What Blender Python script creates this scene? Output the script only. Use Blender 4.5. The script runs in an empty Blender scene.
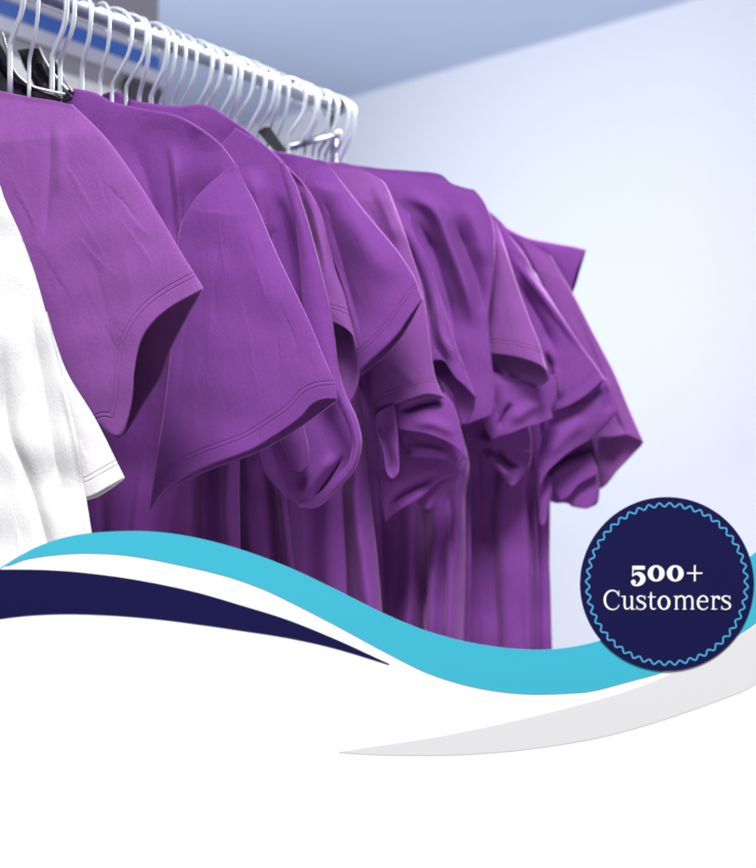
import bpy, math, random
import numpy as np

random.seed(7)
rng = np.random.default_rng(11)
scene = bpy.context.scene
COL = scene.collection
F, CX, CY = 1400.0, 378.0, 434.0          # survey lens: focal length and centre used for measuring

def P(x, y, d):
    """a surveyed bearing (x, y) and distance d in metres -> a point of the place (y forward, z up)"""
    return ((x - CX) / F * d, d, (CY - y) / F * d)

# ------------------------------------------------------------------ scene helpers
def link(o, parent=None):
    COL.objects.link(o)
    if parent is not None:
        o.parent = parent
    return o

def mesh_obj(name, verts, faces, mat, parent=None, smooth=True):
    me = bpy.data.meshes.new(name)
    me.from_pydata([tuple(map(float, v)) for v in verts], [], faces)
    me.update()
    if smooth:
        me.polygons.foreach_set('use_smooth', [True] * len(me.polygons))
    if mat: me.materials.append(mat)
    return link(bpy.data.objects.new(name, me), parent)

def thing(name, label, cat, loc=(0, 0, 0), group=None):
    o = bpy.data.objects.new(name, None)
    o.empty_display_size = .05
    COL.objects.link(o)
    o.location = loc
    o['label'] = label; o['category'] = cat
    if group: o['group'] = group
    return o

def adopt(child, root):
    """parent keeping the world place (roots are only translated)"""
    child.parent = root
    child.matrix_parent_inverse.identity()
    child.location = tuple(-v for v in root.location)

def solidify(o, t, off=0.0):
    m = o.modifiers.new('thick', 'SOLIDIFY'); m.thickness = t; m.offset = off
    m.use_even_offset = False
    return o

def bevel(o, w, seg=2):
    m = o.modifiers.new('edge', 'BEVEL'); m.width = w; m.segments = seg; m.limit_method = 'ANGLE'
    return o

# ------------------------------------------------------------------ curves
def cr_eval(pts, t):
    """Catmull-Rom through pts (k, m) at parameters t in 0..k-1"""
    pts = np.asarray(pts, float); k = len(pts)
    if k == 2:
        tt = np.clip(t, 0, 1)[:, None]
        return pts[0] * (1 - tt) + pts[1] * tt
    ext = np.vstack([2 * pts[0] - pts[1], pts, 2 * pts[-1] - pts[-2]])
    i = np.clip(np.floor(t).astype(int), 0, k - 2); u = (t - i)[:, None]
    a, b, c, d = ext[i], ext[i + 1], ext[i + 2], ext[i + 3]
    return .5 * ((2 * b) + (-a + c) * u + (2 * a - 5 * b + 4 * c - d) * u ** 2 + (-a + 3 * b - 3 * c + d) * u ** 3)

def cr_res(pts, n):
    """resample by length"""
    pts = np.asarray([tuple(p) + (0,) * (3 - len(p)) for p in pts], float)
    fine = cr_eval(pts, np.linspace(0, len(pts) - 1, 40 * len(pts)))
    s = np.concatenate([[0], np.cumsum(np.linalg.norm(np.diff(fine[:, :2], axis=0), axis=1))])
    if s[-1] < 1e-6: s = np.linspace(0, 1, len(fine))
    q = np.linspace(0, s[-1], n)
    return np.stack([np.interp(q, s, fine[:, j]) for j in range(3)], 1)

def dist_poly(xy, poly):
    """distance, signed side and running fraction of xy (n,2) to a smooth line"""
    poly = cr_res([tuple(p)[:2] for p in poly], max(12, 8 * len(poly)))[:, :2]
    best = np.full(len(xy), 1e9); side = np.zeros(len(xy)); frac = np.zeros(len(xy))
    L = np.linalg.norm(np.diff(poly, axis=0), axis=1); tot = L.sum(); run = 0
    for a, b, l in zip(poly[:-1], poly[1:], L):
        ab = b - a; ap = xy - a
        t = np.clip((ap @ ab) / (ab @ ab + 1e-12), 0, 1)
        dv = ap - t[:, None] * ab
        dd = np.hypot(dv[:, 0], dv[:, 1])
        cr = ab[0] * ap[:, 1] - ab[1] * ap[:, 0]
        m = dd < best
        best[m] = dd[m]; side[m] = np.sign(cr[m]); frac[m] = ((run + t * l) / tot)[m]
        run += l
    return best, side, frac

# ------------------------------------------------------------------ materials
def principled(name, col, rough=.5, metal=0.0, **kw):
    m = bpy.data.materials.new(name); m.use_nodes = True
    b = m.node_tree.nodes['Principled BSDF']
    b.inputs['Base Color'].default_value = (*col, 1)
    b.inputs['Roughness'].default_value = rough
    b.inputs['Metallic'].default_value = metal
    for k, v in kw.items():
        b.inputs[k.replace('_', ' ')].default_value = v
    return m

def fabric(name, col, col2, sheen=.22, sheen_tint=(1, .5, .95)):
    """cotton jersey: mottled dye, fine knit, stitch rows and seams from the 'hem'/'seam' distances"""
    m = principled(name, col, .9)
    nt = m.node_tree; N = nt.nodes; L = nt.links
    b = N['Principled BSDF']
    b.inputs['Sheen Weight'].default_value = sheen
    b.inputs['Sheen Roughness'].default_value = .35
    b.inputs['Sheen Tint'].default_value = (*sheen_tint, 1)
    b.inputs['Specular IOR Level'].default_value = .15
    tc = N.new('ShaderNodeTexCoord')
    n1 = N.new('ShaderNodeTexNoise'); n1.inputs['Scale'].default_value = 26; n1.inputs['Detail'].default_value = 6
    n2 = N.new('ShaderNodeTexNoise'); n2.inputs['Scale'].default_value = 900; n2.inputs['Detail'].default_value = 2
    L.new(tc.outputs['Object'], n1.inputs['Vector'])
    mp = N.new('ShaderNodeMapping'); mp.inputs['Scale'].default_value = (1, 1, .45)
    L.new(tc.outputs['Object'], mp.inputs['Vector']); L.new(mp.outputs['Vector'], n2.inputs['Vector'])
    mix = N.new('ShaderNodeMix'); mix.data_type = 'RGBA'
    mix.inputs[6].default_value = (*col, 1); mix.inputs[7].default_value = (*col2, 1)
    add = N.new('ShaderNodeMath'); add.operation = 'MULTIPLY_ADD'
    L.new(n2.outputs['Fac'], add.inputs[0]); add.inputs[1].default_value = .55
    sc = N.new('ShaderNodeMath'); sc.operation = 'MULTIPLY'; sc.inputs[1].default_value = .5
    L.new(n1.outputs['Fac'], sc.inputs[0]); L.new(sc.outputs[0], add.inputs[2])
    L.new(add.outputs[0], mix.inputs[0])
    # stitches
    def line(attr, at, w, out=1.0):
        a = N.new('ShaderNodeAttribute'); a.attribute_name = attr
        s = N.new('ShaderNodeMath'); s.operation = 'SUBTRACT'; L.new(a.outputs['Fac'], s.inputs[0]); s.inputs[1].default_value = at
        ab = N.new('ShaderNodeMath'); ab.operation = 'ABSOLUTE'; L.new(s.outputs[0], ab.inputs[0])
        mr = N.new('ShaderNodeMapRange'); mr.interpolation_type = 'SMOOTHSTEP'
        L.new(ab.outputs[0], mr.inputs['Value'])
        mr.inputs['From Min'].default_value = 0; mr.inputs['From Max'].default_value = w
        mr.inputs['To Min'].default_value = out; mr.inputs['To Max'].default_value = 0
        return mr.outputs['Result']
    def vmax(a, c):
        x = N.new('ShaderNodeMath'); x.operation = 'MAXIMUM'; L.new(a, x.inputs[0]); L.new(c, x.inputs[1]); return x.outputs[0]
    st = vmax(line('hem', 1.15, .10, .75), line('hem', 1.5, .10, .75))
    allg = vmax(st, line('seam', 0, .17, 1.0))
    dk = N.new('ShaderNodeMix'); dk.data_type = 'RGBA'; dk.inputs[7].default_value = (*[c * .62 for c in col2], 1)
    L.new(mix.outputs[2], dk.inputs[6])
    f = N.new('ShaderNodeMath'); f.operation = 'MULTIPLY'; f.inputs[1].default_value = .28; L.new(allg, f.inputs[0]); L.new(f.outputs[0], dk.inputs[0])
    L.new(dk.outputs[2], b.inputs['Base Color'])
    h = N.new('ShaderNodeMath'); h.operation = 'MULTIPLY_ADD'; h.inputs[1].default_value = -1.5
    L.new(allg, h.inputs[0])
    hn = N.new('ShaderNodeMath'); hn.operation = 'MULTIPLY'; hn.inputs[1].default_value = .8; L.new(n2.outputs['Fac'], hn.inputs[0]); L.new(hn.outputs[0], h.inputs[2])
    bp = N.new('ShaderNodeBump'); bp.inputs['Strength'].default_value = .8; bp.inputs['Distance'].default_value = .0005
    L.new(h.outputs[0], bp.inputs['Height'])
    n3 = N.new('ShaderNodeTexNoise'); n3.inputs['Scale'].default_value = 34; n3.inputs['Detail'].default_value = 4; n3.inputs['Distortion'].default_value = 1.2
    L.new(mp.outputs['Vector'], n3.inputs['Vector'])
    bp2 = N.new('ShaderNodeBump'); bp2.inputs['Strength'].default_value = .45; bp2.inputs['Distance'].default_value = .003
    L.new(n3.outputs['Fac'], bp2.inputs['Height']); L.new(bp2.outputs['Normal'], bp.inputs['Normal'])
    L.new(bp.outputs['Normal'], b.inputs['Normal'])
    return m

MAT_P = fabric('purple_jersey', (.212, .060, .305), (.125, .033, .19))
MAT_P2 = fabric('mauve_lit_purple_jersey', (.255, .085, .325), (.163, .05, .225))  # lighter mauve copy, puts light into the colour of sleeves that catch it
MAT_W = fabric('white_jersey', (.71, .71, .71), (.64, .64, .645), .15, (1, 1, 1))
WIRE = principled('bright_wire', (.66, .73, .80), .3, .5)
CHROME = principled('rail_chrome', (.30, .34, .42), .36, .85)
BLACK = principled('black_hanger_plastic', (.02, .022, .028), .28)
EDGE = principled('silver_hanger_edge', (.75, .75, .78), .3, .7)

# ------------------------------------------------------------------ cloth
def build_tube(name, mat, rows, d0, parent, Tf=.8, Tb=2.5, lip=None, brushes=(), seam=None, xref=None,
               slant=.00042, step=1.7, hemline=True, wrinkle=.6, closed=True, thick=.0016, lipblend=.3, pw=.55, seed=0, fine=.45):
    ctrl = [np.asarray([tuple(p) + (0,) * (3 - len(p)) for p in r], float) for r in rows]
    w = max(np.linalg.norm(np.diff(r[:, :2], axis=0), axis=1).sum() for r in ctrl)
    hgt = max(np.linalg.norm(ctrl[0][j][:2] - ctrl[0][j][:2]) for j in (0,)) + \
        sum(np.linalg.norm(a.mean(0)[:2] - b.mean(0)[:2]) for a, b in zip(ctrl[:-1], ctrl[1:]))
    nu = int(np.clip(w / step, 12, 190)); nv = int(np.clip(hgt / step, 12, 300))
    R = np.stack([cr_res(r, nu) for r in ctrl])                          # (k, nu, 3)
    k = len(R)
    # rows spaced by length
    c = R.mean(1)[:, :2]; s = np.concatenate([[0], np.cumsum(np.linalg.norm(np.diff(c, axis=0), axis=1))])
    t = np.interp(np.linspace(0, s[-1], nv), s, np.arange(k))
    G = cr_eval(R.reshape(k, -1), t).reshape(nv, nu, 3)                   # x, y, dz(cm)
    u = np.linspace(0, 1, nu)[None, :]; v = np.linspace(0, 1, nv)[:, None]
    if xref is None: xref = XR
    bul = np.sin(np.pi * u) ** pw * np.clip(v * 6, 0.15, 1)
    depth = G[..., 2] / 100 - slant * (G[..., 0] - xref)
    xy = G[..., :2].reshape(-1, 2)
    rel = np.zeros(len(xy))
    for br in brushes:
        poly, wd, h = br[:3]; kind = br[3] if len(br) > 3 else 'ridge'
        dd, side, fr = dist_poly(xy, poly)
        tq = np.clip(np.minimum(fr, 1 - fr) * 3.2, 0, 1); taper = tq * tq * (3 - 2 * tq)
        if kind == 'ridge':
            if h < 0: rel += -h * BG / 100 * (.55 * np.exp(-dd / (wd * .55)) + .45 * np.exp(-(dd / wd) ** 2)) * taper
            else: rel += -h * BG / 100 * np.exp(-(dd / wd) ** 2) * taper
        else:   # step: cloth on the right-hand side of the line sinks behind the left-hand side
            sgn = side * dd
            prof = .5 * (1 + np.tanh(sgn / (wd * .18))) * np.exp(-np.clip(sgn, 0, None) / (wd * 1.6))
            pre = -.35 * np.exp(-((sgn + wd * .5) / (wd * .7)) ** 2)
            rel += h * BG / 100 * (prof + pre) * taper
    # small pressed creases of their own
    r3 = np.random.default_rng(seed + 91)
    lo, hi = xy.min(0), xy.max(0)
    for q in range(int(np.clip(w * hgt / 2600, 1, 16))):
        j0, i0 = int(r3.uniform(.05, .7) * nv), int(r3.uniform(.1, .9) * nu)
        j1 = min(nv - 1, j0 + int(r3.uniform(.12, .38) * nv)); i1 = int(np.clip(i0 + r3.normal(0, .07) * nu, 1, nu - 2))
        m0, m1 = G[j0, i0, :2], G[j1, i1, :2]; mm = (m0 + m1) / 2 + r3.normal(0, 3, 2)
        dd, side, fr = dist_poly(xy, [m0, mm, m1])
        tq = np.clip(np.minimum(fr, 1 - fr) * 2.4, 0, 1); amp_ = r3.uniform(.05, .13) * r3.choice((-1, 1)) * fine
        wd = r3.uniform(2.2, 5)
        rel += amp_ / 100 * (np.exp(-dd / wd) + .6 * side * np.exp(-dd / (wd * 2.5))) * tq * tq * (3 - 2 * tq)
    # soft wrinkles
    wr = np.zeros(len(xy)); r2 = np.random.default_rng(seed + 5)
    for q in range(7):
        a = r2.uniform(-.35, .35) + (math.pi / 2 if q % 3 == 0 else 0); lam = r2.uniform(35, 110)
        ph = r2.uniform(0, 6.28)
        wob = 9 * np.sin(xy[:, 1] / r2.uniform(40, 90) + ph)
        wr += np.sin((xy[:, 0] + wob) * math.cos(a) / lam * 6.28 + xy[:, 1] * math.sin(a) / lam * 6.28 + ph) * lam / 110
    rel += wr * wrinkle / 100 * .12
    # fade relief at borders of a closed tube
    relg = rel.reshape(nv, nu)
    dF = d0 + depth - bul * Tf / 100 + relg
    FX = np.stack([G[..., 0], G[..., 1], dF], -1)
    hem = np.full((nv, nu), 99.0); sm = np.full((nv, nu), 99.0)
    if hemline:
        dd, _, _ = dist_poly(xy, [tuple(p) for p in G[-1][:: max(1, nu // 20)]] + [tuple(G[-1][-1])])
        hem = (dd * d0 / 14.0).reshape(nv, nu)
    if seam:
        dd, _, _ = dist_poly(xy, seam); sm = (dd * d0 / 14.0).reshape(nv, nu)
    if closed:
        B = G.copy()
        if lip is not None:
            lp = cr_res(lip, nu)
            off = lp - G[-1]
            bl = np.clip((v - (1 - lipblend)) / lipblend, 0, 1); bl = bl * bl * (3 - 2 * bl)
            B = B + bl[..., None] * off[None]
        dB = d0 + depth + bul * Tb / 100 * (0.35 + .65 * v) + relg * .3
        if lip is not None:
            dB = dB + 0.0
        BX = np.stack([B[..., 0], B[..., 1], dB], -1)[:, ::-1][:, 1:-1]
        A = np.concatenate([FX, BX], 1)
        hem = np.concatenate([hem, np.full((nv, nu - 2), 99.0)], 1)
        sm = np.concatenate([sm, np.full((nv, nu - 2), 99.0)], 1)
    else:
        A = FX
    n = A.shape[1]
    X = (A[..., 0] - CX) / F * A[..., 2]; Y = A[..., 2]; Z = (CY - A[..., 1]) / F * A[..., 2]
    co = np.stack([X, Y, Z], -1).reshape(-1, 3)
    me = bpy.data.meshes.new(name)
    cols = n if closed else n - 1
    i = np.arange(nv - 1)[:, None] * n; j = np.arange(cols)[None, :]; j2 = (j + 1) % n
    quads = np.stack([i + j, i + j2, i + n + j2, i + n + j], -1).reshape(-1, 4)
    me.vertices.add(len(co)); me.vertices.foreach_set('co', co.ravel().astype(np.float32))
    me.loops.add(quads.size); me.loops.foreach_set('vertex_index', quads.ravel().astype(np.int32))
    me.polygons.add(len(quads)); me.polygons.foreach_set('loop_start', (np.arange(len(quads)) * 4).astype(np.int32))
    me.update(calc_edges=True); me.validate()
    me.polygons.foreach_set('use_smooth', [True] * len(me.polygons))
    for nm, arr in (('hem', hem), ('seam', sm)):
        at = me.attributes.new(nm, 'FLOAT', 'POINT'); at.data.foreach_set('value', arr.ravel().astype(np.float32))
    me.materials.append(mat)
    o = bpy.data.objects.new(name, me); COL.objects.link(o)
    adopt(o, parent)
    solidify(o, thick)
    return o

XR = 0.0; BG = 1.5
def tee(label, neck, color='purple', xr=0.0):
    global XR
    XR = xr
    return thing('tee_shirt', label, 't-shirt', P(*neck), 'short sleeved t-shirts hanging on the rail')

def body(parent, mat, top, cols, d0, ytop=430, brushes=(), ybot=885, Tb=2.5, xref=None, seed=0, seam=None, slant=.00042, name='body', drop=1.0, amp=2.3, fine=4.5):
    """torso: a top edge from neck to shoulder, then columns (x at ytop, x at 650, dz)"""
    rows = [top]
    xa = np.array([c[0] for c in cols], float); xb = np.array([c[1] for c in cols], float); dz = np.array([c[2] if len(c) > 2 else 0 for c in cols], float)
    tp = cr_res(top, len(cols))
    ymid = top[-1][1] + 60
    for yy, f in ((ymid, .35), (ymid + (ytop - ymid) * .5, .7), (ytop, 1)):
        e = tp[:, 0] * (1 - f) + xa * f
        rows.append([(x, yy, amp * z * f + 5.2 * drop * f * f) for x, z in zip(e, dz)])
    for yy in (500, 575, 650, 760, ybot):
        if yy <= ytop: continue
        f = (yy - ytop) / (650 - ytop) if ytop < 650 else 1
        rows.append([(x * (1 - f) + x2 * f + (3.2 * math.sin(yy / 62 + x / 23) if 0 < jx < len(cols) - 1 else .8 * math.sin(yy / 40)), yy, amp * z + drop * min(6.5, 5.2 + (yy - 430) * .02)) for jx, (x, x2, z) in enumerate(zip(xa, xb, dz))])
    return build_tube(name, mat, rows, d0, parent, Tf=.4, Tb=Tb, brushes=brushes, hemline=False, wrinkle=.9, xref=xref, step=2.0, seed=seed, seam=seam, slant=slant, fine=fine)

# ---- white tee
t = tee('white cotton t-shirt at the front of the rail, cut by the left edge', (-60, 60, 1.10), xr=50)
body(t, MAT_W, [(-190, 110), (-120, 96), (-60, 110), (-10, 165), (3, 198)],
     [(-230, -230), (-150, -150), (-70, -70), (0, 0, -.3), (40, 50, -.4), (77, 108, 0)], 1.075, ytop=440, seed=1, Tb=1.2, drop=0, amp=.6, fine=1.2,
     brushes=[([(2, 330), (8, 425), (27, 476), (47, 545), (60, 620)], 7, -.5), ([(30, 300), (48, 420), (70, 540)], 10, -.5), ([(60, 370), (75, 430), (94, 520)], 4, .25)], slant=.0001)
build_tube('sleeve', MAT_W, [[(15, 300), (30, 304), (46, 312)], [(18, 328), (36, 332), (55, 342)], [(25, 360), (48, 365), (68, 376)],
     [(45, 420), (70, 420), (95, 420)], [(60, 505), (91, 496), (108, 487), (124, 478)]], 1.10, t, Tf=.3, Tb=1.0,
     lip=[(60, 505), (92, 499), (109, 490), (124, 479)], seed=2, slant=.0001, pw=.8)

# ---- first purple tee
t = tee('mauve purple t-shirt nearest the white one, its sleeve hem hanging open', (-150, 84, 1.2), xr=90)
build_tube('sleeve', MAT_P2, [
    [(-90, 80), (-60, 82), (-30, 86), (0, 91), (30, 97), (55, 101), (72, 105)],
    [(-90, 160), (-60, 160), (-25, 158), (15, 154), (50, 150), (80, 146), (110, 144)],
    [(-70, 245), (-50, 240), (-10, 230), (35, 220), (80, 212), (120, 207), (152, 205)],
    [(-20, 310), (20, 297), (62, 282), (105, 268), (145, 258), (180, 252)],
    [(40, 372), (70, 349), (98, 322), (130, 298), (160, 282), (192, 271)],
    [(105, 431), (121, 435), (131, 405), (134, 372), (140, 343), (152, 323), (172, 306), (203, 289)]],
    1.135, t, Tf=1.0, Tb=5.0, lip=[(105, 431), (122, 437), (145, 402), (160, 378), (170, 350), (188, 315), (203, 289)],
    brushes=[([(52, 115), (50, 180), (44, 250)], 5, -.25), ([(60, 120), (58, 200)], 7, .18), ([(80, 225), (105, 300), (118, 400)], 22, -.22)],
    seed=3, wrinkle=.4)
body(t, MAT_P2, [(-200, 90), (-150, 78), (-100, 84), (-40, 92), (10, 100)],
     [(-240, -240), (-160, -160), (-80, -80), (0, 0), (70, 75)], 1.175, ytop=440, seed=4)

# ---- second purple tee
t = tee('purple t-shirt with a broad flat sleeve, full armhole seam and double stitched hem', (64, 90, 1.25), xr=231)
build_tube('sleeve', MAT_P, [
    [(227, 170), (230, 168), (233, 166), (236, 165)],
    [(207, 187), (218, 187), (232, 187), (246, 187)],
    [(190, 207), (207, 209), (225, 211), (243, 211), (257, 209)],
    [(179, 238), (195, 243), (215, 248), (236, 252), (258, 255), (277, 256)],
    [(174, 310), (198, 310), (223, 311), (250, 312), (277, 313), (305, 314)],
    [(168, 385), (193, 380), (222, 375), (255, 369), (288, 363), (323, 357)],
    [(158, 455), (178, 441), (212, 426), (250, 413), (290, 397), (333, 380)],
    [(150, 511), (163, 493), (184, 477), (210, 465), (250, 450), (278, 433), (299, 418), (312, 404), (324, 399), (337, 399)]],
    1.20, t, Tf=1.0, Tb=2.0, lip=[(150, 513), (166, 494), (188, 480), (213, 469), (254, 454), (282, 439), (305, 424), (338, 400)],
    brushes=[([(240, 210), (262, 270), (285, 330)], 16, .25), ([(190, 260), (185, 340), (175, 430)], 12, -.2), ([(225, 210), (215, 280), (218, 350)], 20, -.2)], seed=5, wrinkle=.45)
body(t, MAT_P, [(20, 96), (45, 90), (64, 88), (93, 92), (113, 102), (145, 109), (175, 115), (198, 127), (220, 144), (236, 165)],
     [(30, 30), (70, 72), (98, 98), (104, 104, .6), (112, 110, -.2), (150, 150, 0), (190, 190, -.3), (205, 206, 1.2), (221, 221, .8), (228, 228, -.3), (239, 239, 0)], 1.235, ytop=440, seed=6,
     brushes=[([(168, 140), (174, 185), (178, 240), (176, 300)], 6, .9, 'step'), ([(130, 130), (150, 190), (165, 260)], 14, -.4)],
     seam=[(226, 172), (208, 187), (190, 207), (179, 232)], Tb=1.5, fine=1.8)

# ---- third tee, edge-on hem
t = tee('purple t-shirt whose sleeve hem faces out edge-on and curls into a loop', (116, 92, 1.33), xr=284)
build_tube('sleeve', MAT_P, [
    [(236, 128), (250, 136), (262, 143), (273, 153), (284, 165)],
    [(210, 165), (235, 172), (262, 180), (291, 182)],
    [(215, 215), (245, 215), (275, 215), (300, 213)],
    [(230, 260), (260, 260), (290, 260), (310, 259)],
    [(240, 310), (270, 310), (300, 308), (318, 306)],
    [(250, 370), (280, 372), (310, 374), (328, 372)],
    [(252, 410), (285, 410), (318, 408), (345, 405)],
    [(256, 440), (290, 440), (325, 438), (356, 432)],
    [(264, 470), (295, 472), (326, 470), (355, 462)],
    [(282, 492), (302, 496), (322, 492), (342, 481)],
    [(298, 503), (304, 505), (311, 506), (320, 501)]],
    1.288, t, Tf=.1, Tb=.8, brushes=[
     ([(262, 185), (274, 240), (286, 300), (298, 370)], 13, -.8), ([(276, 190), (288, 240), (295, 290)], 7, -.5),
     ([(250, 165), (258, 200), (272, 250)], 9, .5),
     ([(346, 452), (330, 478), (310, 503)], 3.2, -.8), ([(336, 452), (318, 474), (298, 500)], 6, .5)], hemline=False,
    seed=7, wrinkle=.3, pw=.7, step=1.4, slant=.0003)
build_tube('hem_band', MAT_P, [
    [(280, 163), (282, 163), (284, 164)],
    [(285, 181), (289, 180), (293, 180)],
    [(290, 200), (295, 200), (300, 199)],
    [(296, 225), (302, 225), (308, 224)],
    [(300, 262), (309, 261), (318, 261)],
    [(303, 303), (315, 302), (328, 302)],
    [(308, 340), (321, 338), (334, 338)],
    [(321, 375), (330, 373), (338, 370)],
    [(336, 398), (340, 396), (345, 394)],
    [(347, 422), (351, 420), (356, 418)],
    [(353, 444), (357, 444), (361, 444)],
    [(348, 465), (351, 467), (354, 469)],
    [(334, 480), (336, 483), (339, 487)],
    [(316, 496), (317, 501), (318, 506)],
    [(302, 500), (300, 503), (298, 506)]],
    1.262, t, Tf=.5, Tb=.5, seed=50, wrinkle=.1, step=1.1, slant=.0003, hemline=False, pw=.8)
build_tube('inner_fold', MAT_P, [[(268, 405), (285, 402), (300, 400)], [(276, 430), (290, 428), (303, 425)], [(286, 452), (297, 450), (308, 450)], [(292, 468), (300, 472), (308, 466)]],
    1.272, t, Tf=.8, Tb=.3, hemline=False, seed=8, wrinkle=.1)
body(t, MAT_P, [(85, 104), (100, 96), (116, 92), (137, 101), (178, 106), (205, 105), (229, 118), (260, 141), (272, 152)],
     [(95, 120), (180, 200), (236, 240, .8), (246, 246, 0), (262, 270, .2), (268, 284, 1.0), (273, 296, -.6), (282, 303, .1)], 1.30, ytop=450, seed=9, Tb=1.5,
     seam=[(262, 146), (250, 158), (241, 176), (237, 205)],
     brushes=[([(262, 146), (249, 160), (243, 190), (247, 240)], 7, .7, 'step')])

# ---- fourth: lit strip with small open cuff
t = tee('purple t-shirt with a narrow sleeve end opening as a small dark cuff', (180, 110, 1.38), xr=291)
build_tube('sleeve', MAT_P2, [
    [(283, 164), (287, 167), (291, 171)],
    [(283, 185, .8), (297, 184, .8), (305, 186)],
    [(292, 210, 1.4), (306, 212, 1.3), (313, 212, .2), (319, 211)],
    [(300, 240, 1.6), (313, 241, 1.5), (320, 240, -.2), (327, 240)],
    [(306, 271, 1.6), (318, 272, .3), (326, 271, -.3), (335, 271)],
    [(310, 300, .5), (324, 299), (336, 299), (345, 299)],
    [(314, 321), (324, 320), (333, 322), (342, 326), (350, 332), (355, 340), (357, 350)]],
    1.315, t, Tf=.6, Tb=2.6, lip=[(314, 324), (326, 372), (342, 406), (352, 399), (358, 383), (358, 365), (357, 350)], lipblend=.45, seed=10, wrinkle=.2, slant=.0003, step=1.3)
body(t, MAT_P, [(150, 120), (180, 112), (240, 135), (270, 150), (284, 163)],
     [(160, 200), (240, 250), (282, 296), (295, 303, 1.2), (310, 320, 1.4), (325, 335, 1.0), (340, 348, 1.2)], 1.365, ytop=450, seed=11, Tb=1.5)

# ---- fifth: pointed sleeve
t = tee('purple t-shirt with a smooth pointed sleeve and straight slanting hem mid-rail', (235, 138, 1.44), xr=326)
build_tube('sleeve', MAT_P, [
    [(317, 160), (320, 160), (326, 162)],
    [(305, 180), (316, 181), (331, 184), (344, 186)],
    [(312, 210), (330, 212), (350, 216), (371, 220)],
    [(330, 252), (352, 252), (375, 251), (396, 250)],
    [(344, 292), (365, 288), (390, 281), (412, 274)],
    [(354, 332), (372, 322), (395, 308), (418, 288)],
    [(359, 372), (371, 360), (383, 349), (398, 333), (409, 317), (422, 299)]],
    1.355, t, Tf=1.0, Tb=1.2, lip=[(359, 377), (373, 367), (387, 354), (401, 338), (412, 320), (422, 300)],
    brushes=[([(322, 190), (342, 260), (366, 350)], 16, -.8), ([(340, 200), (370, 250), (395, 290)], 14, .35)], seed=12, wrinkle=.5)
body(t, MAT_P, [(215, 160), (235, 146), (255, 144), (274, 151), (291, 154), (309, 158), (320, 161)],
     [(230, 260), (290, 300), (330, 340, 1.0), (345, 358, 0), (354, 374, -.9), (366, 386, .3)], 1.40, ytop=450, seed=13,
     seam=[(318, 163), (309, 170), (305, 179), (305, 192)], Tb=1.5)

# ---- sixth: bunched sleeve
t = tee('purple t-shirt with a bunched sleeve curling under in layered folds', (270, 150, 1.5), xr=373)
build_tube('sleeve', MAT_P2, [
    [(326, 162), (344, 163), (360, 168), (373, 175)],
    [(335, 185), (355, 183), (372, 182), (385, 185)],
    [(350, 215), (370, 213), (385, 211), (396, 211)],
    [(365, 250), (380, 249), (397, 247), (409, 248)],
    [(380, 300), (395, 298), (410, 296), (423, 296)],
    [(374, 345), (395, 342), (412, 340), (429, 341)],
    [(370, 383), (390, 378), (415, 376), (434, 374)],
    [(375, 420), (381, 413), (390, 406), (409, 399), (428, 394), (443, 397)]],
    1.405, t, Tf=.9, Tb=.6, slant=.0003, lip=[(375, 422), (384, 414), (392, 409), (410, 403), (430, 398), (444, 399)],
    brushes=[([(386, 366), (400, 372), (420, 388)], 5, .2), ([(372, 178), (383, 200), (402, 250)], 6, .4), ([(365, 200), (385, 240), (410, 290)], 8, -.3)], seed=14, wrinkle=.4)
build_tube('cuff_curl', MAT_P, [[(375, 414), (384, 408), (394, 404)], [(376, 430), (382, 430, 1.2), (390, 430, .8), (397, 428)],
     [(383, 450), (388, 448, 1.4), (393, 446, .4), (398, 448)], [(386, 468), (391, 466, 1.5), (395, 464, .6), (399, 466)], [(388, 475), (391, 478), (394, 478), (398, 473)]],
     1.398, t, Tf=.2, Tb=.6, hemline=False, seed=15, wrinkle=.1, step=1.2)
build_tube('inner_fold', MAT_P, [
    [(392, 394), (420, 394), (444, 393)], [(394, 408), (425, 406), (454, 408)], [(396, 420), (430, 420), (461, 432)],
    [(398, 429), (412, 431), (428, 434), (448, 442), (460, 451), (467, 460)]], 1.408, t, Tf=.3, Tb=.3, hemline=False, slant=.0002, seed=16, wrinkle=.3, step=1.2, pw=.35,
    brushes=[([(398, 412), (420, 404), (444, 400)], 5, -.7), ([(410, 424), (435, 424), (458, 436)], 5, .25)])
build_tube('inner_fold', MAT_P, [
    [(398, 418), (430, 420), (462, 440)], [(402, 436), (430, 438), (465, 454)],
    [(406, 455), (418, 457), (432, 458), (447, 460), (458, 466)]], 1.432, t, Tf=.3, Tb=.3, hemline=False, slant=.0002, seed=46, wrinkle=.3, step=1.2, pw=.35,
    brushes=[([(410, 449), (430, 450), (452, 456)], 4, .25), ([(405, 440), (409, 456)], 3, -.6)])
build_tube('inner_fold', MAT_P, [
    [(374, 408), (410, 420), (450, 440)], [(376, 430), (415, 440), (464, 450)], [(377, 455), (420, 455), (467, 462)],
    [(379, 485), (418, 478), (460, 473)], [(386, 521), (394, 513), (404, 507), (418, 499), (432, 487), (443, 474)]],
    1.456, t, Tf=.5, Tb=.6, hemline=False, slant=.0002, seed=47, wrinkle=.3, step=1.2,
    brushes=[([(384, 514), (392, 504), (404, 495), (424, 484), (440, 472)], 4.5, -.8), ([(390, 518), (408, 503), (428, 488)], 4, .5), ([(384, 420), (388, 460), (392, 485)], 8, -1.0)])
build_tube('lower_fold', MAT_P, [[(400, 478), (430, 470), (462, 462)], [(408, 492), (435, 486), (458, 478)], [(418, 505), (428, 509), (440, 498)]],
    1.48, t, Tf=.6, Tb=.6, hemline=False, seed=17, wrinkle=.1)
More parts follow.
